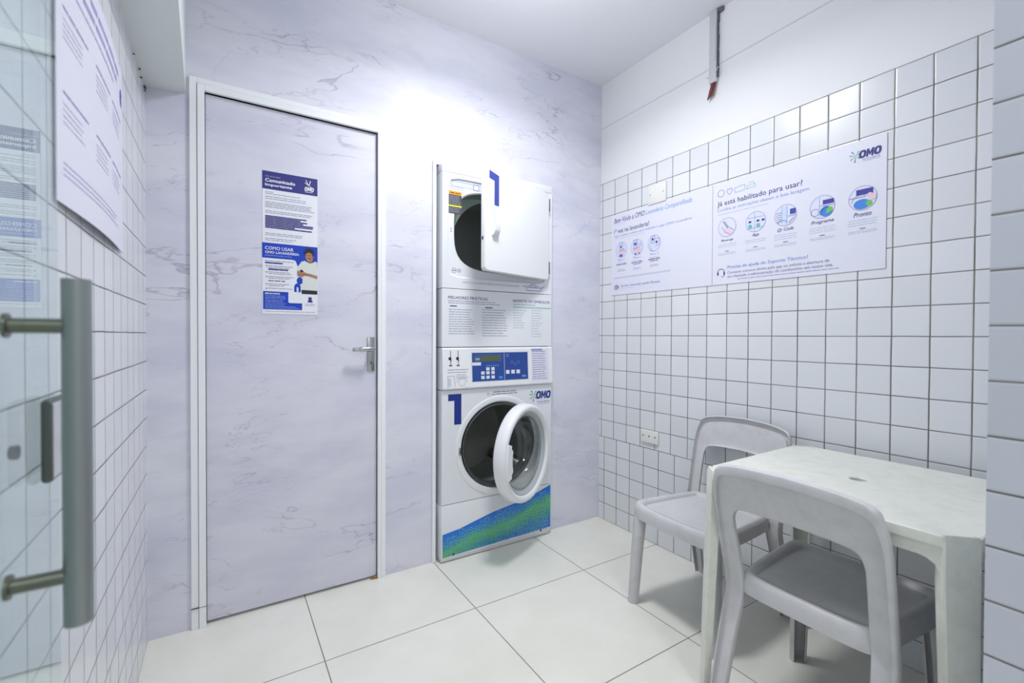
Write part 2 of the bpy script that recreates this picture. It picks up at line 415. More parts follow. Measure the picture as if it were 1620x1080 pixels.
# two A4 sheets on the door (door face at y=.006)
n1 = sheet('notice_sheet', 'upper printed notice headed Comunicado Importante taped to the marble door', 'notice', -1.842, -1.633, 1.5035, 1.795)
A = Art((-1.842, .0048, 1.212), (1, 0, 0), (0, 0, 1))
A.rect(0, .510, .209, .583, NAVY)
A.text('OMO LAVANDERIA', .010, .560, .056, .0045, (190, 192, 226), 1)
A.text('Comunicado', .010, .5395, .112, .0145, WHITE, 1, bold=.025); A.text('Importante', .010, .5195, .100, .0145, WHITE, 1, bold=.025)
A.cut(n1, 'heading')
A.omo(.157, .526, .038, .017, WHITE, 2)
A.rect(.159, .5205, .190, .5225, WHITE, 2)
for p in [((.176, .548), (.163, .571)), ((.176, .548), (.160, .560)), ((.176, .548), (.180, .565)), ((.176, .548), (.188, .541))]: A.line(p, .0026, WHITE, 1)
A.disc(.180, .567, .0028, .0028, WHITE, 2, 10)
A.cut(n1, 'logo')
A.words(.010, .040, .497, .004, GREY); A.words(.010, .141, .490, .0042, GREY)
A.para(.010, .196, .478, .470, 2, .0042, GREY); A.para(.010, .198, .456, .436, 4, .0042, GREY, ragged=.12)
A.para(.010, .192, .420, .413, 2, .0042, GREY)
for i, e in enumerate([.166, .142, .168, .152, .192, .190, .120, .186]):
    v = .3985-i*.0066
    A.rect(.010, v-.001, e, v+.0046, (110, 110, 158)); A.words(.010, e, v, .006, NAVY, 1)
A.para(.010, .158, .329, .322, 2, .0042, GREY, ragged=.1); A.para(.010, .130, .308, .301, 2, .0042, GREY)
A.done(n1)
n2 = sheet('notice_sheet', 'lower printed sheet with a picture of a man in a white shirt, on the door', 'notice', -1.843, -1.633, 1.212, 1.5025)
A = Art((-1.843, .0048, 1.212), (1, 0, 0), (0, 0, 1))
B2 = (12, 62, 188)
pts = [(.0, .2905), (.0, .229), (.112, .229)] + [(.112+.016*math.sin(a), .213+.016*math.cos(a)) for a in [i*PI/12 for i in range(1, 7)]] + [(.134, .200), (.210, .200), (.210, .2905)]
A.poly(pts, B2)
A.text('COMO USAR', .010, .263, .106, .014, WHITE, 1, bold=.012); A.text('OMO LAVANDERIA:', .010, .2475, .128, .0105, WHITE, 1, bold=.02)
A.text('EXPERIÊNCIA RÁPIDA E FÁCIL', .010, .2375, .100, .0055, (190, 205, 240), 1)
A.cut(n2, 'heading')
A.words(.010, .118, .216, .0045, GREY); A.rect(.010, .2065, .075, .2125, (92, 94, 150)); A.words(.010, .075, .207, .007, NAVY, 1)
for v in (.196, .171, .152, .122, .104):
    A.ring(.0155, v, .0022, .0022, .0012, (60, 60, 110)); A.words(.022, random.uniform(.095, .118), v, .0042, GREY); 
    if v != .104: A.words(.022, random.uniform(.07, .11), v-.0065, .0042, GREY)
A.rect(.022, .180, .096, .187, (130, 132, 176)); A.words(.022, .094, .181, .0065, NAVY, 1); A.words(.022, .084, .1345, .0055, NAVY)
A.cut(n2, 'instruction_text')
A.disc(.140, .143, .012, .015, B2, 1); A.poly([(.1185, .095)]+[(.131+.0125*math.cos(a), .116+.015*math.sin(a)) for a in [PI-PI*i/10 for i in range(11)]]+[(.1435, .095)], B2, 1); A.rect(.1275, .095, .1345, .115, (225, 228, 240), 2)
A.cut(n2, 'blue_lettering')
pts = [(.003, .0925), (.096, .0925), (.096, .050)] + [(.102, .0475), (.149, .0475), (.149, .019), (.003, .019)]
A.poly(pts, B2)
A.text('IMPORTANTE:', .010, .0805, .055, .006, WHITE, 1, bold=.04)
A.para(.010, .090, .0735, .062, 3, .003, (150, 175, 230), 1); A.para(.010, .090, .0545, .049, 2, .003, (150, 175, 230), 1); A.para(.010, .095, .0425, .036, 2, .003, (150, 175, 230), 1); A.para(.010, .142, .030, .024, 2, .003, (150, 175, 230), 1)
A.disc(.180, .070, .007, .008, NAVY, 1); A.rect(.173, .0745, .187, .0765, WHITE, 2); A.poly([(.171, .053), (.190, .053), (.190, .059), (.186, .063), (.175, .063), (.171, .059)], NAVY, 1)
A.para(.160, .202, .044, .038, 2, .003, GREY, 0, .1); A.words(.010, .200, .0095, .0035, (170, 172, 190))
A.cut(n2, 'contact_box')
# the man in the picture
SK, SK2, HAIR = (176, 128, 104), (146, 100, 80), (38, 34, 36)
A.poly([(.146, .105), (.209, .105), (.209, .088), (.148, .088)], (30, 44, 48), 1)
A.poly([(.148, .105), (.209, .104), (.209, .226), (.200, .229), (.190, .222), (.170, .222), (.160, .229), (.146, .224), (.134, .205), (.131, .184), (.146, .180), (.152, .165)], (222, 226, 222), 2)
A.poly([(.171, .236), (.190, .236), (.192, .224), (.181, .219), (.169, .224)], SK2, 3)
A.disc(.177, .248, .0155, .0225, SK, 4)
A.poly([(.158, .252), (.156, .266), (.162, .278), (.174, .284), (.188, .281), (.196, .270), (.195, .252), (.190, .246), (.189, .258), (.180, .265), (.168, .263), (.161, .256)], HAIR, 5)
A.disc(.193, .247, .003, .005, SK2, 5); A.rect(.164, .252, .171, .2535, HAIR, 5); A.rect(.176, .253, .184, .2545, HAIR, 5)
A.poly([(.164, .238), (.171, .241), (.181, .240), (.184, .236), (.174, .237)], HAIR, 5); A.poly([(.168, .2365), (.178, .2365), (.175, .2345), (.170, .2345)], WHITE, 5)
A.poly([(.130, .184), (.131, .165), (.145, .158), (.160, .166), (.178, .164), (.209, .154), (.209, .168), (.180, .175), (.163, .178), (.150, .186), (.140, .178), (.136, .186)], SK, 4)
A.line([(.134, .168), (.160, .170), (.185, .166)], .0025, SK2, 5)
A.poly([(.139, .188), (.149, .190), (.155, .183), (.144, .179)], (26, 26, 34), 6)
A.done(n2, 'picture_of_man')

# boards on the right wall; u runs from y=-.104, v from z=1.368
def board(name, label, u0, u1):
    b = nb(); box(b, -.0035, -.0004, -.104-u1, -.104-u0, 1.370, 1.846, .0006, 1)
    return tag(obj(name, b, pvc), label, 'sign')
B1 = board('information_board', 'white wall board with handwritten style welcome line and three small round drawings, nearest the corner', .0, .671)
A = Art((-.0035, -.104, 1.368), (0, -1, 0), (0, 0, 1))
A.text('Bem Vindo a OMO', .023, .427, .232, .030, NAVY, 1, bold=-.004, shear=.25)
A.text('Lavanderia Compartilhada', .262, .421, .295, .033, (104, 164, 226), 1, bold=-.008, shear=.3)
A.rect(.023, .4165, .120, .4175, LILAC)
A.cut(B1, 'welcome_line')
A.text('1ª vez na lavanderia?', .023, .366, .266, .026, NAVY, 1, bold=.0)
A.text('Siga o passo a passo para habilitar o app OMO Lavanderia', .024, .340, .534, .0165, (128, 150, 214), 1, bold=-.006)
A.rect(.024, .3325, .262, .3335, SKY)
A.cut(B1, 'heading')
def scene_phone(A, u, v, r, kind):
    A.disc(u, v, r, r*1.02, (216, 222, 244), 1); A.ring(u, v, r, r*1.02, .0014, (140, 160, 220), 2)
    if kind == 0:
        A.rect(u-.014, v+.004, u+.010, v+.044, (206, 214, 242), 3); A.line([(u-.014, v-.01), (u-.014, v+.044), (u+.010, v+.044), (u+.010, v-.01)], .0014, NAVY, 4)
        A.rect(u-.008, v+.012, u+.002, v+.024, BLUE, 4); A.poly([(u-.02, v-.01), (u+.02, v+.004), (u+.03, v-.012), (u+.014, v-.03), (u-.016, v-.026)], PINK, 3)
        A.line([(u-.02, v-.008), (u+.02, v+.004), (u+.03, v-.012)], .0013, (90, 90, 150), 5); A.rect(u-.014, v-.040, u+.010, v-.026, (70, 110, 200), 5)
    elif kind == 1:
        A.rect(u-.024, v-.006, u+.002, v+.042, (200, 210, 242), 3); A.line([(u-.024, v-.01), (u-.024, v+.042), (u+.002, v+.042), (u+.002, v-.01)], .0014, NAVY, 4)
        A.rect(u-.020, v+.012, u-.002, v+.026, (80, 96, 176), 4); A.poly([(u-.026, v-.012), (u+.016, v-.002), (u+.03, v-.018), (u+.008, v-.034), (u-.02, v-.028)], PINK, 3)
        A.line([(u-.026, v-.01), (u+.016, v-.002), (u+.034, v+.012)], .0014, (90, 90, 150), 5); A.line([(u+.008, v+.012), (u+.036, v+.020)], .0014, (90, 100, 180), 5)
        A.poly([(u-.018, v-.036), (u-.006, v-.044), (u-.002, v-.032)], BLUE, 5); A.poly([(u+.014, v-.034), (u+.026, v-.030), (u+.012, v-.042)], BLUE, 5)
    else:
        A.rect(u-.022, v+.002, u+.004, v+.040, (206, 214, 242), 3); A.line([(u-.022, v+.002), (u-.022, v+.040), (u+.004, v+.040), (u+.004, v+.002), (u-.022, v+.002)], .0014, NAVY, 4)
        A.rect(u-.016, v+.016, u-.004, v+.028, NAVY, 4); A.line([(u+.006, v-.018), (u+.034, v-.012), (u+.034, v+.024), (u+.006, v+.022)], .0014, (90, 100, 180), 4)
        A.rect(u+.012, v-.002, u+.022, v+.010, NAVY, 4); A.line([(u-.034, v+.002), (u-.022, v-.034), (u-.004, v-.040)], .0014, BLUE, 4)
for u, v, k, q in [(.082, .264, 0, '1'), (.201, .261, 1, '2'), (.323, .263, 2, '3')]:
    scene_phone(A, u, v, .0435, k); A.text('Passo '+q, u-.028, v-.0625, .056, .012, (128, 150, 214), 1, shear=.3, bold=-.01)
    A.words(u-.034, u+.032, v-.077, .005, LILAC); A.words(u-.040, u+.040, v-.0865, .0065, NAVY, 1); 
    if k: A.words(u-.026, u+.028, v-.096, .006, (90, 92, 150), 1)
    A.words(u-.026, u+.028, v-.117, .0045, (170, 172, 206)); A.words(u-.030, u+.030, v-.124, .0045, (170, 172, 206)); A.cut(B1, 'step_drawing')
A.para(.026, .447, .104, .099, 2, .0035, LILAC, 0, .05)
A.text('Sorria, você está sendo filmado', .079, .045, .286, .0155, (110, 140, 212), 1, bold=.0)
A.rect(.079, .0375, .180, .0385, SKY)
A.cut(B1, 'footer_text')
A.line([(.030, .056), (.028, .040), (.042, .034), (.056, .040), (.054, .056), (.030, .056)], .0028, NAVY, 1); A.ring(.058, .049, .006, .006, .002, NAVY, 1); A.ring(.043, .048, .007, .005, .0022, NAVY, 2, 14, PI, 2*PI); A.disc(.037, .052, .0018, .0018, NAVY, 2, 8); A.disc(.048, .052, .0018, .0018, NAVY, 2, 8)
A.line([(.042, .058), (.041, .068)], .0024, NAVY, 1)
A.done(B1, 'smile_icon')
B3 = board('information_board', 'large white wall board explaining machine use with five round drawings and a blue logo', .673, 1.349)
A = Art((-.0035, -.104, 1.368), (0, -1, 0), (0, 0, 1))
IC = (128, 150, 206)
A.ring(.715, .428, .016, .016, .0022, IC)
A.line([(.757, .412), (.743, .430), (.748, .440), (.755, .439), (.758, .434), (.761, .439), (.768, .440), (.773, .430), (.757, .412)], .0022, IC)
A.line([(.784, .414), (.828, .416), (.832, .437), (.820, .440), (.784, .436), (.784, .414)], .0022, (128, 176, 214))
A.line([(.838, .416), (.880, .418), (.876, .430), (.868, .441), (.848, .441)], .0022, (140, 204, 204)); A.line([(.838, .416), (.844, .430), (.876, .430)], .0022, (140, 204, 204))
A.cut(B3, 'laundry_symbols')
A.text('Já está habilitado para usar?', .697, .362, .375, .030, NAVY, 1, bold=.002)
A.text('Confira as instruções abaixo e boa lavagem', .697, .339, .400, .019, (140, 164, 220), 1, bold=-.004)
A.rect(.699, .3285, .935, .3297, (150, 160, 210))
A.cut(B3, 'heading')
cs = [(.747, .265, 'Recarga'), (.881, .263, 'App'), (1.007, .263, 'Qr Code'), (1.145, .265, 'Programa'), (1.278, .266, 'Pronto')]
for i, (u, v, name) in enumerate(cs):
    r = .0435; A.disc(u, v, r, r, (222, 226, 246), 1); A.ring(u, v, r, r, .0014, (122, 130, 196), 2)
    if i == 0:
        A.poly([(u-.01, v-.002), (u+.03, v-.020), (u+.034, v-.026), (u+.014, v-.036), (u-.016, v-.022)], (232, 206, 222), 3)
        A.line([(u-.018, v+.028), (u+.004, v-.004)], .0035, NAVY, 4); A.line([(u-.010, v+.028), (u+.010, v-.002), (u+.034, v-.018)], .0014, NAVY, 4); A.line([(u-.026, v+.006), (u-.008, v-.022), (u+.014, v-.034)], .0014, NAVY, 4)
    elif i == 1:
        A.line([(u-.004, v-.042), (u-.004, v+.042)], .0014, IC, 3); A.line([(u-.038, v+.020), (u+.038, v+.018)], .0014, IC, 3)
        for x, c_ in ((-.024, NAVY), (.012, NAVY), (.034, NAVY)): A.rect(u+x-.007, v-.002, u+x+.005, v+.006, c_, 4)
        for x in (-.024, .012): A.disc(u+x, v-.018, .009, .009, TEAL, 4)
        A.rect(u-.040, v-.028, u+.036, v-.0265, IC, 3)
    elif i == 2:
        A.rect(u-.014, v-.038, u+.006, v+.036, (204, 220, 246), 3); A.line([(u-.014, v-.034), (u-.014, v+.038)], .0013, IC, 4); A.line([(u+.006, v-.034), (u+.006, v+.038)], .0013, IC, 4)
        for q in range(5): A.line([(u-.038+q*.001, v+.012-q*.009), (u-.016, v+.014-q*.009)], .0014, NAVY, 4)
        A.rect(u+.018, v+.000, u+.040, v+.022, BLUE if 0 else (58, 72, 168), 4); A.line([(u+.010, v-.006), (u+.042, v-.006)], .0013, NAVY, 4); A.ring(u-.012, v-.032, .018, .012, .0013, NAVY, 5, 12, 0, PI); A.line([(u+.014, v-.034), (u+.034, v-.014)], .0016, NAVY, 5)
    elif i == 3:
        A.rect(u+.002, v+.008, u+.040, v+.025, (58, 60, 156), 4); A.line([(u-.010, v-.036), (u-.010, v+.038)], .0013, IC, 3); A.line([(u-.010, v+.004), (u+.042, v+.002)], .0013, NAVY, 4)
        A.disc(u+.014, v-.020, .022, .020, (64, 134, 220), 4); A.poly([(u+.014, v-.030), (u+.034, v-.022), (u+.036, v-.006), (u+.024, v-.004), (u+.016, v-.014)], GREEN, 5); A.ring(u-.026, v-.018, .014, .014, .0013, IC, 4)
        A.line([(u-.006, v-.030), (u+.004, v-.008), (u+.020, v-.002)], .0016, NAVY, 6)
    else:
        A.rect(u-.020, v+.012, u+.032, v+.032, (58, 60, 156), 4); A.line([(u-.042, v+.004), (u+.010, v+.004)], .0013, NAVY, 4)
        A.disc(u-.002, v-.022, .026, .018, (64, 134, 220), 4); A.disc(u+.020, v-.022, .010, .010, GREEN, 5); A.ring(u-.004, v-.014, .030, .026, .0014, IC, 5, 16, .2, PI-.1)
        A.poly([(u+.010, v+.008), (u+.022, v+.016), (u+.040, v+.006), (u+.042, v-.010), (u+.026, v-.014)], (232, 204, 218), 6)
    ww = {0: .060, 1: .032, 2: .064, 3: .080, 4: .056}[i]
    A.text(name, u-ww/2, v-.0665, ww, .0165 if i not in (0,) else .013, NAVY, 1, bold=.004, shear=.3)
    for q in range(3 if i > 1 else 2): A.words(u-.046, u+.046, v-.080-q*.009, .0045, (186, 204, 226))
    A.words(u-.008, u+.010, v-.112, .005, (90, 92, 150)); A.words(u-.044, u+.044, v-.120, .004, (186, 196, 224)); A.words(u-.044, u+.044, v-.126, .004, (186, 196, 224)); A.cut(B3, 'step_drawing')
A.logo(1.236, .398, 1.334, .448, NAVY, [(92, 190, 170), (110, 196, 120), (96, 130, 210)], 1)
A.text('lavanderia', 1.277, .4035, .052, .0065, (130, 150, 206), 1); A.text('compartilhada', 1.277, .3965, .052, .0055, (150, 170, 220), 1)
A.cut(B3, 'logo')
A.ring(.718, .057, .017, .018, .0026, NAVY, 1, 16, 0, PI); A.rect(.699, .046, .706, .060, NAVY, 1); A.rect(.731, .046, .738, .060, NAVY, 1); A.line([(.735, .046), (.730, .039), (.722, .038)], .0024, NAVY, 1)
A.text('Precisa de ajuda do Suporte Técnico?', .751, .068, .345, .0185, (112, 156, 220), 1, bold=.004)
A.text('Converse conosco direto pelo app ou solicite a abertura de', .751, .045, .421, .0150, (112, 112, 170), 1, bold=-.002)
A.text('um chamado à administração do condomínio em nosso site.', .751, .0275, .434, .0150, (112, 112, 170), 1, bold=-.002)
A.words(.800, 1.205, .019, .0045, (150, 152, 196))
A.done(B3, 'support_text')
# panel on the left wall, bowed a little off the tiles
b = nb(); n = 14; fr = []
for i in range(n+1):
    y = -1.072+(.585)*i/n; k = math.sin(PI*i/n); fr.append((y, -W+.004+.010*k))
for zt, zb in [(1.832, 1.348)]:
    rings = [[(x, y, zb) for y, x in fr], [(x-.004*0, y, zt) for y, x in fr]]
    v = loft(b, rings, closed=False); v2 = loft(b, [[(x+.002, y, zb) for y, x in fr], [(x+.002, y, zt) for y, x in fr]], closed=False)
    for a_, c_ in ((v[0], v2[0]), (v[1], v2[1])):
        for i in range(n): b.faces.new((a_[i], a_[i+1], c_[i+1], c_[i]))
    b.faces.new((v[0][0], v[1][0], v2[1][0], v2[0][0])); b.faces.new((v[0][-1], v[1][-1], v2[1][-1], v2[0][-1]))
B4 = tag(obj('information_board', b, pvc, smooth=20), 'white text panel with purple print mounted on the left tiled wall beside the glass door', 'sign')
class ArtBow(Art):
    def P(s, u, v, l=0): return Vector((-W+.0062+.010*math.sin(PI*min(1, max(0, u/.585)))+.0004+.0003*l, -1.072+u, 1.348+v))
A = ArtBow((0, 0, 0), (0, 1, 0), (0, 0, 1)); PU = (158, 158, 208)
def seg_words(A, u0, u1, v, h, c, l=0):
    A.words(u0, u1, v, h, c, l)
seg_words(A, .05, .50, .440, .018, PU); seg_words(A, .05, .47, .412, .018, PU); seg_words(A, .05, .42, .388, .008, LILAC)
A.disc(.548, .405, .018, .022, (70, 70, 176)); A.disc(.556, .395, .010, .014, PU, 1)
for u0 in (.03, .23, .40):
    for v0 in (.335, .19):
        A.words(u0, u0+.14, v0, .007, PU); A.para(u0, u0+.12, v0-.018, v0-.050, 4, .004, (206, 207, 234))
A.para(.03, .5, .07, .05, 3, .005, (200, 200, 232))
A.done(B4)

# ------------------------------------------------------------------ fittings on the right wall
plate = mat('plate_white', (236, 236, 232), .35)
b = nb(); box(b, -.010, 0, -.506, -.386, 1.842, 1.947, .003, 2)
o = tag(obj('blank_cover_plate', b, plate, smooth=30), 'blank white square cover plate with two screws above the welcome board', 'cover plate')
for y in (-.402, -.490):
    b = nb(); lathe(b, [(0, -.0112), (.0022, -.0112), (.003, -.010)], (0, y, 1.894), 'x', 12); obj('screw', b, mat('screw_steel', (130, 130, 128), .4, .6), o, smooth=30)
b = nb(); box(b, -.012, 0, -.468, -.350, .543, .612, .003, 3)
o = tag(obj('wall_socket', b, plate, smooth=30), 'white electrical socket with three dark holes low on the tiled wall behind the chair', 'socket')
for y in (-.368, -.409, -.449):
    b = nb(); lathe(b, [(0, -.0122), (.0042, -.0122), (.0046, -.0118)], (0, y, .580), 'x', 14); obj('socket_hole', b, mat('hole_black', (18, 18, 18), .7), o)
# broken off cable trunking
cdm = mat('trunking', (206, 210, 214), .55)
cond = thing('cable_trunking', 'broken white cable trunking with bare reddish wires hanging below the ceiling', 'cable trunking', (.008, -.772, 2.332))
b = nb(); box(b, -.020, 0, -.020, .018, .0, .339, .003, 2); box(b, -.0225, -.019, -.018, .016, .10, .26, .001, 1)
obj('channel', b, cdm, cond, smooth=30)
b = nb(); random.seed(11)
for i in range(16):
    z = .02+i*.020; wd = random.uniform(.0005, .0045) + (.008 if i > 14 else 0)
    box(b, -.016, -.001, -.021-wd, -.020, z, z+.021)
box(b, -.014, -.001, -.048, -.020, .318, .339, .004, 1)
obj('torn_edge', b, mat('torn_edge', (112, 112, 118), .9), cond)
for k, (dy, c_) in enumerate([(-.010, (120, 44, 48)), (-.002, (96, 40, 44)), (.006, (142, 64, 62)), (.011, (70, 40, 46))]):
    b = nb(); tube(b, catmull([(-.010, dy, .03), (-.011, dy, -.01), (-.014, dy+.005, -.035), (-.017, dy+.013, -.060-.004*k)], 5), .0034, 8)
    obj('wire', b, mat('wire_%d' % k, c_, .5), cond, smooth=True)
b = nb(); tube(b, catmull([(-.018, -.022, .045), (-.034, -.032, .040), (-.030, -.038, .052), (-.012, -.034, .056)], 4), .002, 6)
obj('binding_wire', b, cdm, cond, smooth=True)
b = nb(); tube(b, [(-.018, .019, .034), (-.026, .024, .026)], .002, 6)
obj('binding_wire', b, cdm, cond, smooth=True)

# ------------------------------------------------------------------ stacked washer and dryer
mc = thing('stacked_washer_dryer', 'white washing machine with tumble dryer stacked on top, both doors open, marked 1', 'washing machine', (-.7405, -.045, 0))
enamel = mat('white_enamel', (232, 235, 240), .3)
enamel2 = mat('white_plastic', (236, 238, 241), .38)
gask = mat('rubber_gasket', (62, 66, 68), .5)
t = NT('drum_steel', .38); t.b.inputs['Metallic'].default_value = .25
vo = t.n('ShaderNodeTexVoronoi'); t.put(vo.inputs['Vector'], t.obj()); vo.inputs['Scale'].default_value = 120
ho = t.ss(vo.outputs['Distance'], .16, .24)
t.put(t.b.inputs['Base Color'], t.mix(ho, lin((110, 114, 110)), lin((164, 168, 164)))); m_drum = t.m
xl, xr = -.3345, .3345
# carcass
def plate_hole(bm, x0, x1, z0, z1, inner, cx, cz, y, ybk=None, mi=0):
    n = len(inner); R = rect_ring(x0, x1, z0, z1, cx, cz, n)
    mid = [[.5*(a[0]+q[0]), .5*(a[1]+q[1])] for a, q in zip(R, inner)]
    rings = [[(p[0], y, p[1]) for p in R], [(p[0], y, p[1]) for p in inner]]
    if ybk is not None: rings.insert(0, [(p[0], ybk, p[1]) for p in R])
    loft(bm, rings, mi=mi)
# base / plinth panel
b = nb(); box(b, xl, xr, .0, .55, .022, .288, .004, 2); box(b, xl+.004, xr-.004, .012, .5, .004, .022)
bp = obj('base_panel', b, enamel, mc, smooth=30)
b = nb()
for x in (xl+.065, xl+.600): lathe(b, [(0, -.003), (.0045, -.003), (.006, 0)], (x, 0, .036), 'y', 14)
obj('screw', b, mat('screw_dark', (60, 60, 62), .4, .6), bp, smooth=30)
# decorative film: blue and green gradient with small outlined signs
t = NT('film_print', .35); sp = t.n('ShaderNodeSeparateXYZ'); t.put(sp.inputs[0], t.obj())
dg_ = t.m_('ADD', t.m_('MULTIPLY', t.m_('ADD', sp.outputs[0], .3345), -.20), t.m_('ADD', sp.outputs[2], t.m_('MULTIPLY', t.m_('SUBTRACT', t.noise(t.obj(), 7, 3), .5), .12)))
cr = t.n('ShaderNodeValToRGB'); t.put(cr.inputs[0], t.m_('MULTIPLY', t.m_('ADD', dg_, .10), 3.6)); e = cr.color_ramp.elements
e[0].position = .0; e[0].color = lin((30, 96, 190)); e[1].position = 1.; e[1].color = lin((30, 112, 216))
for p_, c_ in [(.16, (44, 118, 200)), (.30, (52, 134, 176)), (.42, (72, 160, 130)), (.54, (94, 182, 104)), (.64, (60, 150, 170)), (.74, (34, 120, 214))]:
    q = e.new(p_); q.color = lin(c_)
t.put(t.b.inputs['Base Color'], cr.outputs[0])
A = Art((xl, 0, 0), (1, 0, 0), (0, 0, 1))
top = [(.006, .145), (.10, .157), (.20, .181), (.30, .204), (.40, .218), (.50, .232), (.60, .262), (.667, .283)]
bot = [(.006, .030), (.667, .044)]
for (a0, a1), (c0, c1) in zip(top, top[1:]):
    v0 = .030+(a0-.006)*.0212; v1 = .030+(c0-.006)*.0212
    A.poly([(a0, v0), (c0, v1), (c0, c1), (a0, a1)], 'film_print')
random.seed(5)
LT = (96, 176, 214)
def topv(u):
    for (a, b_), (c_, d_) in zip(top, top[1:]):
        if a <= u <= c_: return b_+(d_-b_)*(u-a)/(c_-a)
    return .1
for j in range(9):
    for i in range(24):
        u = .024+i*.0275+(j % 2)*.012; v = .046+j*.0245
        if u > .65 or v > topv(u)-.014: continue
        k = random.randrange(5); s_ = .0100; wd = .0019; cc = random.choice([(120, 190, 226), (128, 206, 190), (140, 200, 232)])
        if k == 0: A.ring(u, v, s_, s_, wd, cc, 1, 12)
        elif k == 1: A.line([(u-s_, v-s_), (u+s_, v-s_), (u+s_, v+s_), (u-s_, v+s_), (u-s_, v-s_)], wd, cc, 1)
        elif k == 2: A.line([(u, v-s_), (u-s_, v+.003), (u-s_*.5, v+s_), (u, v+.003), (u+s_*.5, v+s_), (u+s_, v+.003), (u, v-s_)], wd, cc, 1)
        elif k == 3: A.line([(u-s_, v+s_*.7), (u-s_*.7, v-s_*.7), (u+s_*.7, v-s_*.7), (u+s_, v+s_*.7)], wd, cc, 1)
        else: A.line([(u-s_, v-s_*.6), (u+s_, v-s_*.6), (u+s_*.7, v+s_*.6), (u-s_*.3, v+s_*.6), (u-s_, v-s_*.6)], wd, cc, 1)
A.done(bp, 'printed_film')
# washer front
wcx, wcz, wR = -.002, .552, .254
b = nb(); n = 64
inn = sup_ring(wcx, wcz, wR, wR, 2, n)
plate_hole(b, xl, xr, .291, .855, inn, wcx, wcz, 0, .55)
wb = obj('washer_front', b, enamel, mc, smooth=30)
b = nb(); lathe(b, [(wR+.006, .001), (wR+.003, -.003), (wR-.006, -.005), (wR-.022, -.003), (wR-.030, .006), (wR-.036, .030)], (wcx, 0, wcz), 'y', 72); obj('opening_rim', b, enamel2, wb, smooth=True)
b = nb(); lathe(b, [(wR-.034, .002), (wR-.042, -.002), (wR-.052, .010), (wR-.046, .030), (wR-.050, .060), (wR-.030, .075)], (wcx, 0, wcz), 'y', 72); obj('door_gasket', b, gask, wb, smooth=True)
b = nb(); lathe(b, [(wR-.040, .072), (wR-.018, .10), (wR-.018, .42), (.12, .43), (.03, .40), (0, .395)], (wcx, 0, wcz), 'y', 72)
dr = obj('drum', b, m_drum, wb, smooth=True)
for k in range(3):
    a = math.radians(200+120*k); b = nb()
    rings = []
    for y in (.10, .13, .36, .41):
        h_ = .05 if .12 < y < .4 else .01; rad = wR-.019
        rings.append([(wcx+(rad-dd)*math.cos(a+ww), y, wcz+(rad-dd)*math.sin(a+ww)) for ww, dd in ((-.16, -.002), (-.09, h_*.7), (0, h_), (.09, h_*.7), (.16, -.002))])
    loft(b, rings, closed=False); obj('drum_paddle', b, mat('paddle_steel', (100, 104, 102), .35, .7), wb, smooth=True)
b = nb(); box(b, xl+.090, xl+.101, -.011, .0, .527, .566, .002, 2); obj('latch', b, chrome, wb)
b = nb(); box(b, xl+.093, xl+.098, -.0115, -.008, .538, .553); obj('latch_slot', b, mat('black', (12, 12, 14), .6), wb)
A = Art((xl, 0, 0), (1, 0, 0), (0, 0, 1))
A.poly([(.067, .682), (.106, .682), (.106, .835), (.034, .835), (.034, .802), (.067, .802)], (22, 46, 134))
A.cut(wb, 'number')
A.logo(.522, .755, .666, .832, (26, 56, 140), [(60, 160, 110), (70, 180, 90), (40, 110, 190)], 1)
A.text('lavanderia', .572, .757, .086, .009, (50, 90, 160), 1); A.text('compartilhada', .572, .746, .086, .007, (70, 150, 200), 1)
A.cut(wb, 'logo')
A.ring(.262, .822, .008, .006, .0016, (90, 96, 110)); A.words(.290, .432, .829, .0065, (110, 114, 126)); A.words(.280, .440, .818, .0065, (110, 114, 126))
A.done(wb)
# washer door (swung open on its right side)
wd = nb(); R = .248
lathe(wd, [(.207, .010), (.209, -.014), (.215, -.024), (.230, -.029), (.239, -.026), (.246, -.016), (R, .0), (R, .026), (.242, .036), (.22, .038), (.208, .026)], (-R, 0, 0), 'y', 80, closed_prof=True)
wdo = obj('washer_door', wd, enamel2, mc, smooth=60); wdo.location = (xr-.053, -.024, .531); wdo.rotation_euler = (0, 0, math.radians(27.5))
t = NT('door_bowl_glass', .02); t.b.inputs['Base Color'].default_value = (.93, .96, .95, 1); t.b.inputs['Transmission Weight'].default_value = 1; t.b.inputs['IOR'].default_value = 1.45; t.b.inputs['Roughness'].default_value = .02
b = nb(); prof = [(.188, .004), (.187, .030), (.176, .055), (.165, .085), (.150, .100), (.10, .108), (.04, .110), (0.0005, .110)]
inner = [(r-.005 if r > .01 else r, y-.005) for r, y in prof][::-1]
lathe(b, prof+inner, (-R, 0, 0), 'y', 72, closed_prof=True); obj('glass_bowl', b, t.m, wdo, smooth=True)
b = nb(); lathe(b, [(.2085, -.014), (.205, -.016), (.186, .004), (.182, .012), (.190, .016), (.2085, .014)], (-R, 0, 0), 'y', 72, closed_prof=True); obj('bowl_seal', b, mat('seal_grey', (176, 184, 186), .3), wdo, smooth=True)
b = nb()
pts_o, pts_i = [], []
for i in range(13):
    a = math.radians(158+44*i/12); pts_o.append((-R+.240*math.cos(a), .240*math.sin(a))); pts_i.append((-R+(.186 if 1 < i < 11 else .205)*math.cos(a), (.186 if 1 < i < 11 else .205)*math.sin(a)))
rings = [[(x, y, z) for (x, z) in pts_o] for y in (0,)]
rings = [[(x, -.012, z) for x, z in pts_o], [(x*1, -.036, z) for x, z in [(.75*p[0]+.25*q[0], .75*p[1]+.25*q[1]) for p, q in zip(pts_o, pts_i)]], [(x, -.038, z) for x, z in pts_i], [(x, -.020, z) for x, z in pts_i]]
loft(b, rings, closed=False); obj('door_grip', b, enamel2, wdo, smooth=50)
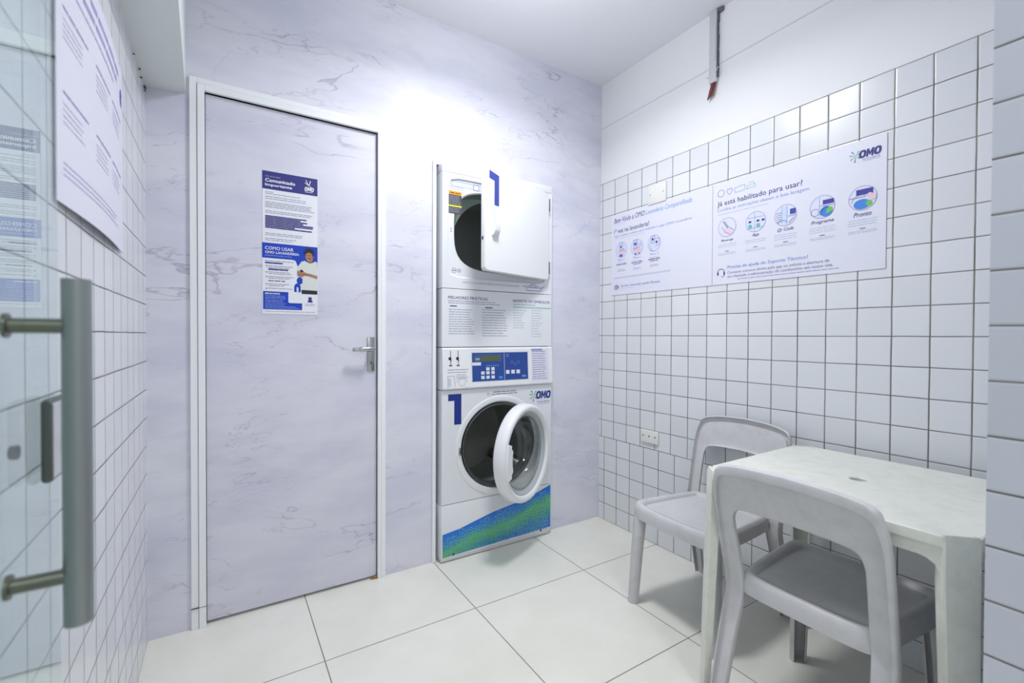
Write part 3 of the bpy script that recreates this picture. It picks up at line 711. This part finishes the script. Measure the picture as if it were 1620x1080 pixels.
b = nb(); box(b, -.012, .016, -.012, .018, -.060, .060, .003, 2); obj('door_hinge', b, chrome, wdo)
# control panel
b = nb()
rings = [[(x, y, z) for y, z in ((.55, .858), (-.010, .858), (-.014, .866), (-.004, 1.058), (.002, 1.0655), (.55, 1.0655))] for x in (xl, xr)]
loft(b, rings, cap0=True, cap1=True)
cp = obj('control_panel', b, enamel2, mc)
cz0 = Vector((xl, -.0141, .866)); Vd = Vector((0, .010, .192)).normalized()
A = Art(cz0, (1, 0, 0), Vd); dv = -.866
def RV(v): return (v-.866)/Vd.z
A.rect(.158, RV(.890), .505, RV(1.042), (200, 206, 216)); A.rect(.162, RV(.893), .501, RV(1.038), (36, 72, 150), 1)
A.rect(.172, RV(.992), .335, RV(1.030), (66, 92, 130), 2); A.rect(.216, RV(.996), .322, RV(1.020), (84, 96, 62), 3); A.text('OMO', .180, RV(1.000), .026, RV(1.012)-RV(1.0), (170, 200, 230), 3, bold=.04)
A.rect(.160, RV(.974), .212, RV(.990), (226, 228, 236), 2)
for i in range(6): A.rect(.245+i*.013, RV(.968), .251+i*.013, RV(.975), (120, 150, 210), 2)
for i, (u, v) in enumerate([(.222, .935), (.252, .935), (.282, .935), (.222, .912), (.252, .912), (.282, .912), (.252, .955), (.282, .955)]): A.rect(u-.010, RV(v-.008), u+.010, RV(v+.008), (220, 226, 236), 2)
A.rect(.318, RV(.902), .340, RV(.914), (70, 150, 220), 2); A.line([(.352, RV(.897)), (.352, RV(1.034))], .0022, (210, 216, 228), 2)
A.ring(.372, RV(1.022), .007, .007, .0014, (200, 210, 230), 2)
for u, v in [(.40, .985), (.42, .975), (.44, .985)]: A.ring(u, RV(v), .007, .007, .0014, (120, 160, 220), 2)
for u in (.372, .405, .438): 
    A.rect(u-.011, RV(.925), u+.011, RV(.945), (224, 228, 238), 2)
A.rect(.462, RV(.905), .488, RV(.915), (120, 150, 210), 2)
A.cut(cp, 'control_display')
for u in (.044, .085):
    A.line([(u, RV(.978)), (u, RV(1.050))], .0032, (26, 26, 30)); A.disc(u-.004, RV(1.012), .008, .008, (26, 26, 30), 1); A.rect(u-.010, RV(.975), u+.008, RV(.980), (26, 26, 30)); A.line([(u, RV(.995)), (u+.007, RV(1.005))], .002, (26, 26, 30))
A.words(.026, .140, RV(.955), .005, GREY); A.words(.026, .130, RV(.942), .005, GREY)
A.line([(.027, RV(.862)+.006), (.027, RV(.926)), (.060, RV(.926)), (.066, RV(.872))], .0014, (90, 96, 130)); A.ring(.104, RV(.893), .028, .024, .0013, (90, 96, 130), 0, 20, 0, PI); A.ring(.104, RV(.893), .018, .018, .0013, (120, 126, 160), 0); A.rect(.028, RV(.875), .045, RV(.915), (206, 210, 224))
A.para(.072, .140, RV(.930), RV(.915), 3, .0035, (150, 156, 190))
A.cut(cp, 'symbol_print')
A.rect(.527, RV(.878), .640, RV(1.056), (226, 226, 240)); A.rect(.527, RV(1.044), .600, RV(1.056), (150, 160, 200), 1)
A.para(.532, .632, RV(1.038), RV(.890), 13, .0055, (140, 138, 180), 1, .3)
A.done(cp, 'instruction_label')
# information panel between
b = nb(); box(b, xl, xr, 0, .55, 1.069, 1.357, .002, 1); ip = obj('information_panel', b, enamel, mc)
A = Art((xl, 0, 0), (1, 0, 0), (0, 0, 1))
A.text('MELHORES PRÁTICAS', .032, 1.3075, .223, .0185, NAVY, 1, bold=.0); A.text('RESPEITE OS SÍMBOLOS', .411, 1.3075, .243, .017, NAVY, 1, bold=.0)
A.words(.032, .300, 1.296, .005, GREY); A.words(.032, .330, 1.286, .005, GREY); A.words(.411, .560, 1.293, .005, GREY); A.rect(.409, 1.2775, .664, 1.2835, (150, 204, 178))
A.cut(ip, 'heading')
A.words(.042, .080, 1.270, .008, NAVY); A.words(.240, .285, 1.268, .008, NAVY)
A.para(.036, .180, 1.254, 1.134, 11, .0048, GREY); A.para(.222, .378, 1.258, 1.124, 11, .0048, GREY); A.para(.412, .498, 1.262, 1.168, 8, .0045, (176, 190, 200), ragged=.4); A.para(.529, .602, 1.264, 1.122, 11, .0045, (176, 190, 200), ragged=.4)
A.done(ip)
# dryer front with recessed face
b = nb(); n = 64; dcx, dcz = -.004, 1.656
face = sup_ring(dcx, 1.660, .300, .246, 14, n); face2 = sup_ring(dcx, 1.660, .294, .240, 14, n)
hole = sup_ring(dcx, dcz, .266, .204, 3.4, n); hole2 = sup_ring(dcx, dcz, .260, .198, 3.4, n)
Rr = rect_ring(xl, xr, 1.3595, 1.927, dcx, 1.643, n)
loft(b, [[(p[0], .55, p[1]) for p in Rr], [(p[0], .002, p[1]) for p in Rr], [(p[0]*.997, 0, 1.643+(p[1]-1.643)*.997) for p in Rr], [(p[0], 0, p[1]) for p in face], [(p[0], .008, p[1]) for p in face2], [(p[0], .008, p[1]) for p in hole], [(p[0], .014, p[1]) for p in hole2]])
db = obj('dryer_front', b, enamel, mc, smooth=35)
b = nb(); loft(b, [[(p[0], .012, p[1]) for p in hole2], [(dcx+(p[0]-dcx)*.985, .030, dcz+(p[1]-dcz)*.985) for p in hole2], [(dcx+(p[0]-dcx)*.97, .080, dcz+(p[1]-dcz)*.97) for p in hole2]])
obj('opening_collar', b, mat('collar_steel', (150, 160, 154), .4, .4), db, smooth=True)
b = nb(); lathe(b, [(.236, .092), (.25, .10), (.285, .12), (.285, .42), (.1, .43), (0, .43)], (dcx, 0, 1.605), 'y', 72); obj('drum', b, m_drum, db, smooth=True)
b = nb(); lathe(b, [(.322, .080), (.246, .082), (.238, .086), (.236, .093)], (dcx, 0, 1.605), 'y', 72); obj('drum_bulkhead', b, mat('bulkhead', (150, 168, 158), .4, .1), db, smooth=True)
b = nb(); box(b, xl, xr, .002, .55, 1.930, 1.968, .003, 2); obj('top_panel', b, enamel, mc, smooth=30)
b = nb(); rings = []
A = Art((xl, .008, 0), (1, 0, 0), (0, 0, 1))
A.rect(.050, 1.866, .292, 1.896, (184, 190, 202)); A.rect(.056, 1.868, .290, 1.888, (206, 211, 220), 1)
A.rect(.174, 1.863, .206, 1.891, (60, 96, 150), 2); A.rect(.1765, 1.8655, .2035, 1.8885, (226, 230, 238), 3)
A.para(.045, .130, 1.862, 1.852, 2, .004, GREY)
A.cut(db, 'slot_print')
A.rect(.038, 1.730, .108, 1.842, (70, 72, 82)); A.rect(.038, 1.824, .108, 1.842, (236, 160, 40), 1); A.rect(.038, 1.765, .108, 1.772, (226, 232, 40), 1)
A.para(.042, .104, 1.815, 1.778, 6, .004, (150, 152, 160), 1); A.para(.042, .104, 1.757, 1.737, 4, .004, (150, 152, 160), 1); A.words(.045, .10, 1.830, .007, (60, 50, 30), 2)
A.cut(db, 'warning_sticker')
A.line([(.046, 1.640), (.056, 1.640)], .002, (80, 84, 96)); A.line([(.051, 1.642), (.053, 1.658), (.047, 1.656)], .002, (80, 84, 96))
A.done(db)
A = Art((xl, 0, 0), (1, 0, 0), (0, 0, 1))
A.ring(.068, 1.450+.0, .012, .012, .0016, (120, 124, 136), 0) if 0 else None
A.text('APÓS O USO, RETIRE AS FIBRAS DO FILTRO DA SECADORA', .111, 1.389, .337, .0085, (96, 108, 146), 1, bold=.0)
A.line([(.476, 1.397), (.500, 1.392), (.600, 1.392), (.617, 1.402)], .0028, (44, 66, 148)); A.line([(.494, 1.388), (.500, 1.374), (.588, 1.374), (.598, 1.390)], .0024, (44, 66, 148)); A.ring(.540, 1.398, .022, .012, .0022, (44, 66, 148), 0, 16, 0, PI); A.line([(.500, 1.402), (.520, 1.398), (.535, 1.404), (.555, 1.396), (.575, 1.402)], .0018, (44, 66, 148), 1)
A.done(db)
A = Art((xl, .008, 0), (1, 0, 0), (0, 0, 1))
A.ring(.068, 1.450, .012, .012, .0016, (110, 114, 128)); A.disc(.096, 1.450, .011, .011, (190, 194, 204)); A.words(.058, .080, 1.449, .005, (80, 84, 100), 1); A.done(db)
# dryer door
b = nb(); dw, dh = .517, .4815
c1_, n = .022, 12
outl = []
for cx_, cz_, a0 in ((-c1_, dh-c1_, 0), (-dw+.010, dh-.010, 90), (-dw+.016, .016, 180), (-c1_, c1_, 270)):
    r_c = {0: c1_, 90: .010, 180: .016, 270: c1_}[a0]
    for i in range(7): a = math.radians(a0+90*i/6); outl.append((cx_+r_c*math.cos(a), cz_+r_c*math.sin(a)))
cxm, czm = -dw/2, dh/2
def sc(p, k): return (cxm+(p[0]-cxm)*k, czm+(p[1]-czm)*k)
loft(b, [[(sc(p, .97)[0], .022, sc(p, .97)[1]) for p in outl], [(p[0], .020, p[1]) for p in outl], [(p[0], .004, p[1]) for p in outl], [(sc(p, .985)[0], -.003, sc(p, .985)[1]) for p in outl]], cap0=True, cap1=True)
ddo = obj('dryer_door', b, enamel2, mc, smooth=30); ddo.location = (.7405-.445, -.022, 1.4355); ddo.rotation_euler = (0, 0, math.radians(17.4))
A = Art((-dw, -.0035, 0), (1, 0, 0), (0, 0, 1))
A.poly([(.066, .318), (.099, .318), (.099, .465), (.030, .478), (.030, .440), (.066, .434)], (58, 72, 160)); A.done(ddo, 'number')
b = nb()
for i, (z, y) in enumerate([]): pass
rings = []
for z, y, w_ in [(.170, -.004, .0235), (.178, -.018, .0235), (.196, -.026, .0215), (.28, -.027, .0205), (.296, -.020, .022), (.312, -.004, .0235)]:
    cx_ = -dw+.072
    rings.append([(cx_-w_, -.002, z), (cx_-w_, y, z), (cx_-w_+.006, y-.003, z), (cx_+w_-.012, y-.003, z), (cx_+w_, y*.45, z), (cx_+w_, -.002, z)])
loft(b, rings, closed=False, cap0=True, cap1=True); obj('door_handle', b, enamel2, ddo, smooth=40)
for z in (.035, .385):
    b = nb(); box(b, -.004, .010, -.003, .024, z, z+.068, .002, 1); obj('hinge', b, mat('hinge_steel', (120, 124, 128), .4, .7), ddo)
b = nb(); box(b, -dw-.0015, -dw+.001, .006, .014, .145, .160); box(b, -.44, -.425, .020, .030, .004, .018); obj('door_catch', b, mat('screw_dark', (60, 60, 62), .4, .6), ddo)

# ------------------------------------------------------------------ plastic table
t = NT('table_plastic', .42); sc_ = t.ss(t.noise(t.obj(), 26, 5, .7), .35, .75)
t.put(t.b.inputs['Base Color'], t.mix(sc_, lin((226, 229, 220)), lin((216, 219, 208)))); t.bump(t.noise(t.obj(), 140, 2), .08, .0008); m_tab = t.m
TS, TC, TZ = .632, .049, .705
tb = thing('plastic_table', 'square off white plastic table with parasol hole standing against the tiled wall', 'table', (-.383, -1.521, 0), .013)
h = TS/2
octo = []   # 8 corners ccw
for sx, sy in ((1, 1), (-1, 1), (-1, -1), (1, -1)):
    a, q = (h*sx, (h-TC)*sy), ((h-TC)*sx, h*sy)
    octo += [a, q] if sx*sy > 0 else [q, a]
def along(poly, n):
    out = []
    for i in range(len(poly)):
        a, q = Vector(poly[i]), Vector(poly[(i+1) % len(poly)]); m = n if i % 2 else 4
        for k in range(m): out.append(a+(q-a)*k/m)
    return out
per = along(octo, 28); N = len(per)
def ring_at(k, z): return [(p.x*k, p.y*k, z) for p in per]
b = nb()
hole_r = .021
hr = []
for p in per:
    a = math.atan2(p.y, p.x); hr.append((hole_r*math.cos(a), hole_r*math.sin(a)))
hr_ = lambda k, z: [(x*k, y*k, z) for x, y in hr]
loft(b, [hr_(1, TZ-.030), hr_(1, TZ-.003), hr_(1.15, TZ), ring_at(.5, TZ), ring_at(.965, TZ), ring_at(.985, TZ+.0015), ring_at(.996, TZ), ring_at(1.0, TZ-.006), ring_at(1.0, TZ-.022), ring_at(.985, TZ-.024), ring_at(.5, TZ-.024), hr_(1.4, TZ-.024)])
obj('tabletop', b, m_tab, tb, smooth=35)
# apron on each side, arching down into the legs
for k in range(4):
    b = nb(); R4 = Matrix.Rotation(k*PI/2, 3, 'Z'); n = 40; L = 2*(h-TC); ra = .045
    top_, bo, bo2, top2 = [], [], [], []
    for i in range(n+1):
        s = -L/2+L*i/n; e_ = L/2-abs(s); dz = .052
        if e_ < ra: dz += ra*(1-math.sqrt(max(0, 1-(1-e_/ra)**2)))*1.0
        top_.append(R4 @ Vector((s, -h+.003, TZ-.020))); bo.append(R4 @ Vector((s, -h+.005, TZ-dz))); bo2.append(R4 @ Vector((s, -h+.010, TZ-dz))); top2.append(R4 @ Vector((s, -h+.010, TZ-.020)))
    loft(b, [top_, bo, bo2, top2], closed=False); obj('apron', b, m_tab, tb, smooth=30)
for k, (sx, sy) in enumerate(((1, 1), (-1, 1), (-1, -1), (1, -1))):
    b = nb(); d = Vector((sx, sy, 0)).normalized(); s = Vector((-d.y, d.x, 0)); hw = TC*math.sqrt(2)/2; base = d*((h-TC/2)*math.sqrt(2))
    rings = []
    for z, wk, off, fl in ((TZ+.004, .98, -.002, .012), (TZ-.012, 1.0, .003, .024), (TZ-.10, 1.0, .004, .028), (.35, .88, .012, .026), (.02, .74, .020, .022), (0, .74, .020, .022)):
        w_ = hw*wk; c = base+d*off+Vector((0, 0, z))
        rings.append([c-s*w_-d*fl, c-s*w_-d*.003, c-s*(w_-.003), c+s*(w_-.003), c+s*w_-d*.003, c+s*w_-d*fl, c+s*(w_-.004)-d*fl, c+s*(w_-.004)-d*.005, c-s*(w_-.004)-d*.005, c-s*(w_-.004)-d*fl])
    loft(b, rings, cap0=True, cap1=True); obj('leg', b, m_tab, tb, smooth=30)

# ------------------------------------------------------------------ plastic chairs
t = NT('chair_plastic', .36)
t.put(t.b.inputs['Base Color'], t.mix(t.ss(t.noise(t.obj(), 20, 4, .6), .4, .75), lin((204, 204, 207)), lin((196, 196, 197)))); t.bump(t.noise(t.obj(), 160, 2), .08, .0006); m_ch = t.m
def chair(label, loc, rz):
    r = thing('plastic_chair', label, 'chair', loc, rz, None)
    # seat: rings from centre to rim, roll and skirt
    out = catmull([(-.185, 0, 0), (-.183, .10, 0), (-.172, .158, 0), (-.13, .175, 0), (0, .190, 0), (.12, .200, 0), (.178, .200, 0), (.205, .178, 0), (.214, .10, 0), (.218, 0, 0), (.214, -.10, 0), (.205, -.178, 0), (.178, -.200, 0), (.12, -.200, 0), (0, -.190, 0), (-.13, -.175, 0), (-.172, -.158, 0), (-.183, -.10, 0)], 4, True)
    YS = 1.08
    def sr(k, z, rim=0): return [(p.x*k+.012*(1-k), p.y*k*YS, z + rim*(1 if True else 0)*max(0, (abs(p.y)/.19)**6)) for p in out]
    b = nb(); Z = .412
    rings = [sr(.02, Z-.012), sr(.4, Z-.011), sr(.7, Z-.009), sr(.845, Z-.006), sr(.862, Z+.001, .004), sr(.93, Z+.005, .006), sr(.975, Z+.002, .006), sr(1.0, Z-.010), sr(1.01, Z-.028), sr(1.005, Z-.050), sr(.985, Z-.051), sr(.975, Z-.014), sr(.84, Z-.010), sr(.4, Z-.016), sr(.02, Z-.017)]
    loft(b, rings, cap0=True, cap1=True); obj('seat', b, m_ch, r, smooth=60)
    # back arch with rear legs
    O = [(.238, .0), (.236, .20), (.233, .35), (.233, .46), (.234, .56), (.233, .65), (.224, .712), (.203, .746), (.120, .763), (.0, .769)]
    I = [(.192, .0), (.182, .20), (.171, .35), (.172, .46), (.175, .54), (.175, .588), (.163, .615), (.136, .625), (.070, .630), (.0, .632)]
    def half(K): return catmull([(a, b_, 0) for a, b_ in K], 6)
    Oh, Ih = half(O), half(I)
    full = [(Vector(o), Vector(i)) for o, i in zip(Oh, Ih)]
    full = full + [(Vector((-o.x, o.y, 0)), Vector((-i.x, i.y, 0))) for o, i in full[-2::-1]]
    def xs(y, z):
        if z < .36: x = -.262+(.36-z)*0 + (z/.36)*.078
        else: x = -.184-.085*((z-.36)/.40)**1.15
        if z > .45: x -= .014*(1-(abs(y)/.226)**2)*min(1, (z-.45)/.15)
        return x
    prof = [(0, .018), (.03, .004), (.08, .0), (.205, -.002), (.228, .008), (.26, .0085), (.75, .0085), (.93, .007), (.98, .009), (1.0, .016)]
    def strip(lo, hi, name, legk=1):
        b = nb(); fr_, bk_ = [], []
        for o, i in full[lo:hi]:
            A1, B1 = [], []
            for u, dx in prof:
                p = o+(i-o)*u; dxx = dx*(1.25 if p.y < .4 else 1)
                x = xs(p.x, p.y)+dxx; A1.append((x, p.x, p.y)); B1.append((x+.0055, p.x*(1-.012*(1-u)) if u < .5 else p.x*1.0, p.y-(.004 if (u < .1 and p.y > .7) else 0)))
            fr_.append(A1 + B1[::-1])
        loft(b, fr_, closed=True, cap0=True, cap1=True); return obj(name, b, m_ch, r, smooth=50)
    L = len(full); k1 = 14
    strip(0, k1+1, 'leg'); strip(k1, L-k1, 'backrest'); strip(L-k1-1, L, 'leg')
    # front legs: hollow columns open to the inside
    for s in (1, -1):
        b = nb(); rings = []
        for z, x, y, rd in ((.404, .172, .176, .026), (.36, .180, .184, .0315), (.25, .187, .191, .030), (.012, .200, .202, .0265), (0, .200, .202, .0275)):
            ang0 = math.radians(-60); ring = []
            for rad, rev in ((rd, 0), (rd-.004, 1)):
                pts = []
                for i in range(17):
                    a = math.radians(45-135+270*i/16); pts.append((x+rad*math.cos(a), s*(y+rad*math.sin(a)), z))
                ring += pts[::-1] if rev else pts
            rings.append(ring)
        loft(b, rings, cap0=True, cap1=True); obj('leg', b, m_ch, r, smooth=50)
    for ch in r.children:
        for v in ch.data.vertices: v.co.y *= .94
    return r
chair('pale grey plastic chair by the machine side of the table, facing the marble door', (-.308, -.958, 0), math.radians(178))
chair('grey plastic chair in the foreground with its back to the viewer, tucked under the table', (-.487, -1.499, 0), math.radians(-1))

# ------------------------------------------------------------------ ceiling lamp (above the frame of the photograph)
cl_ = thing('ceiling_lamp', 'round white ceiling lamp in the middle of the laundry room ceiling', 'lamp', (-1.0, -.78, H))
b = nb(); lathe(b, [(0, -.035), (.135, -.035), (.145, -.028), (.150, 0)], (0, 0, 0), 'z', 40); obj('lamp_housing', b, enamel2, cl_, smooth=30)
b = nb(); lathe(b, [(0, -.038), (.128, -.038), (.130, -.035)], (0, 0, 0), 'z', 40); obj('diffuser', b, mat('diffuser_lit', (240, 246, 255), .5, emit=3), cl_)
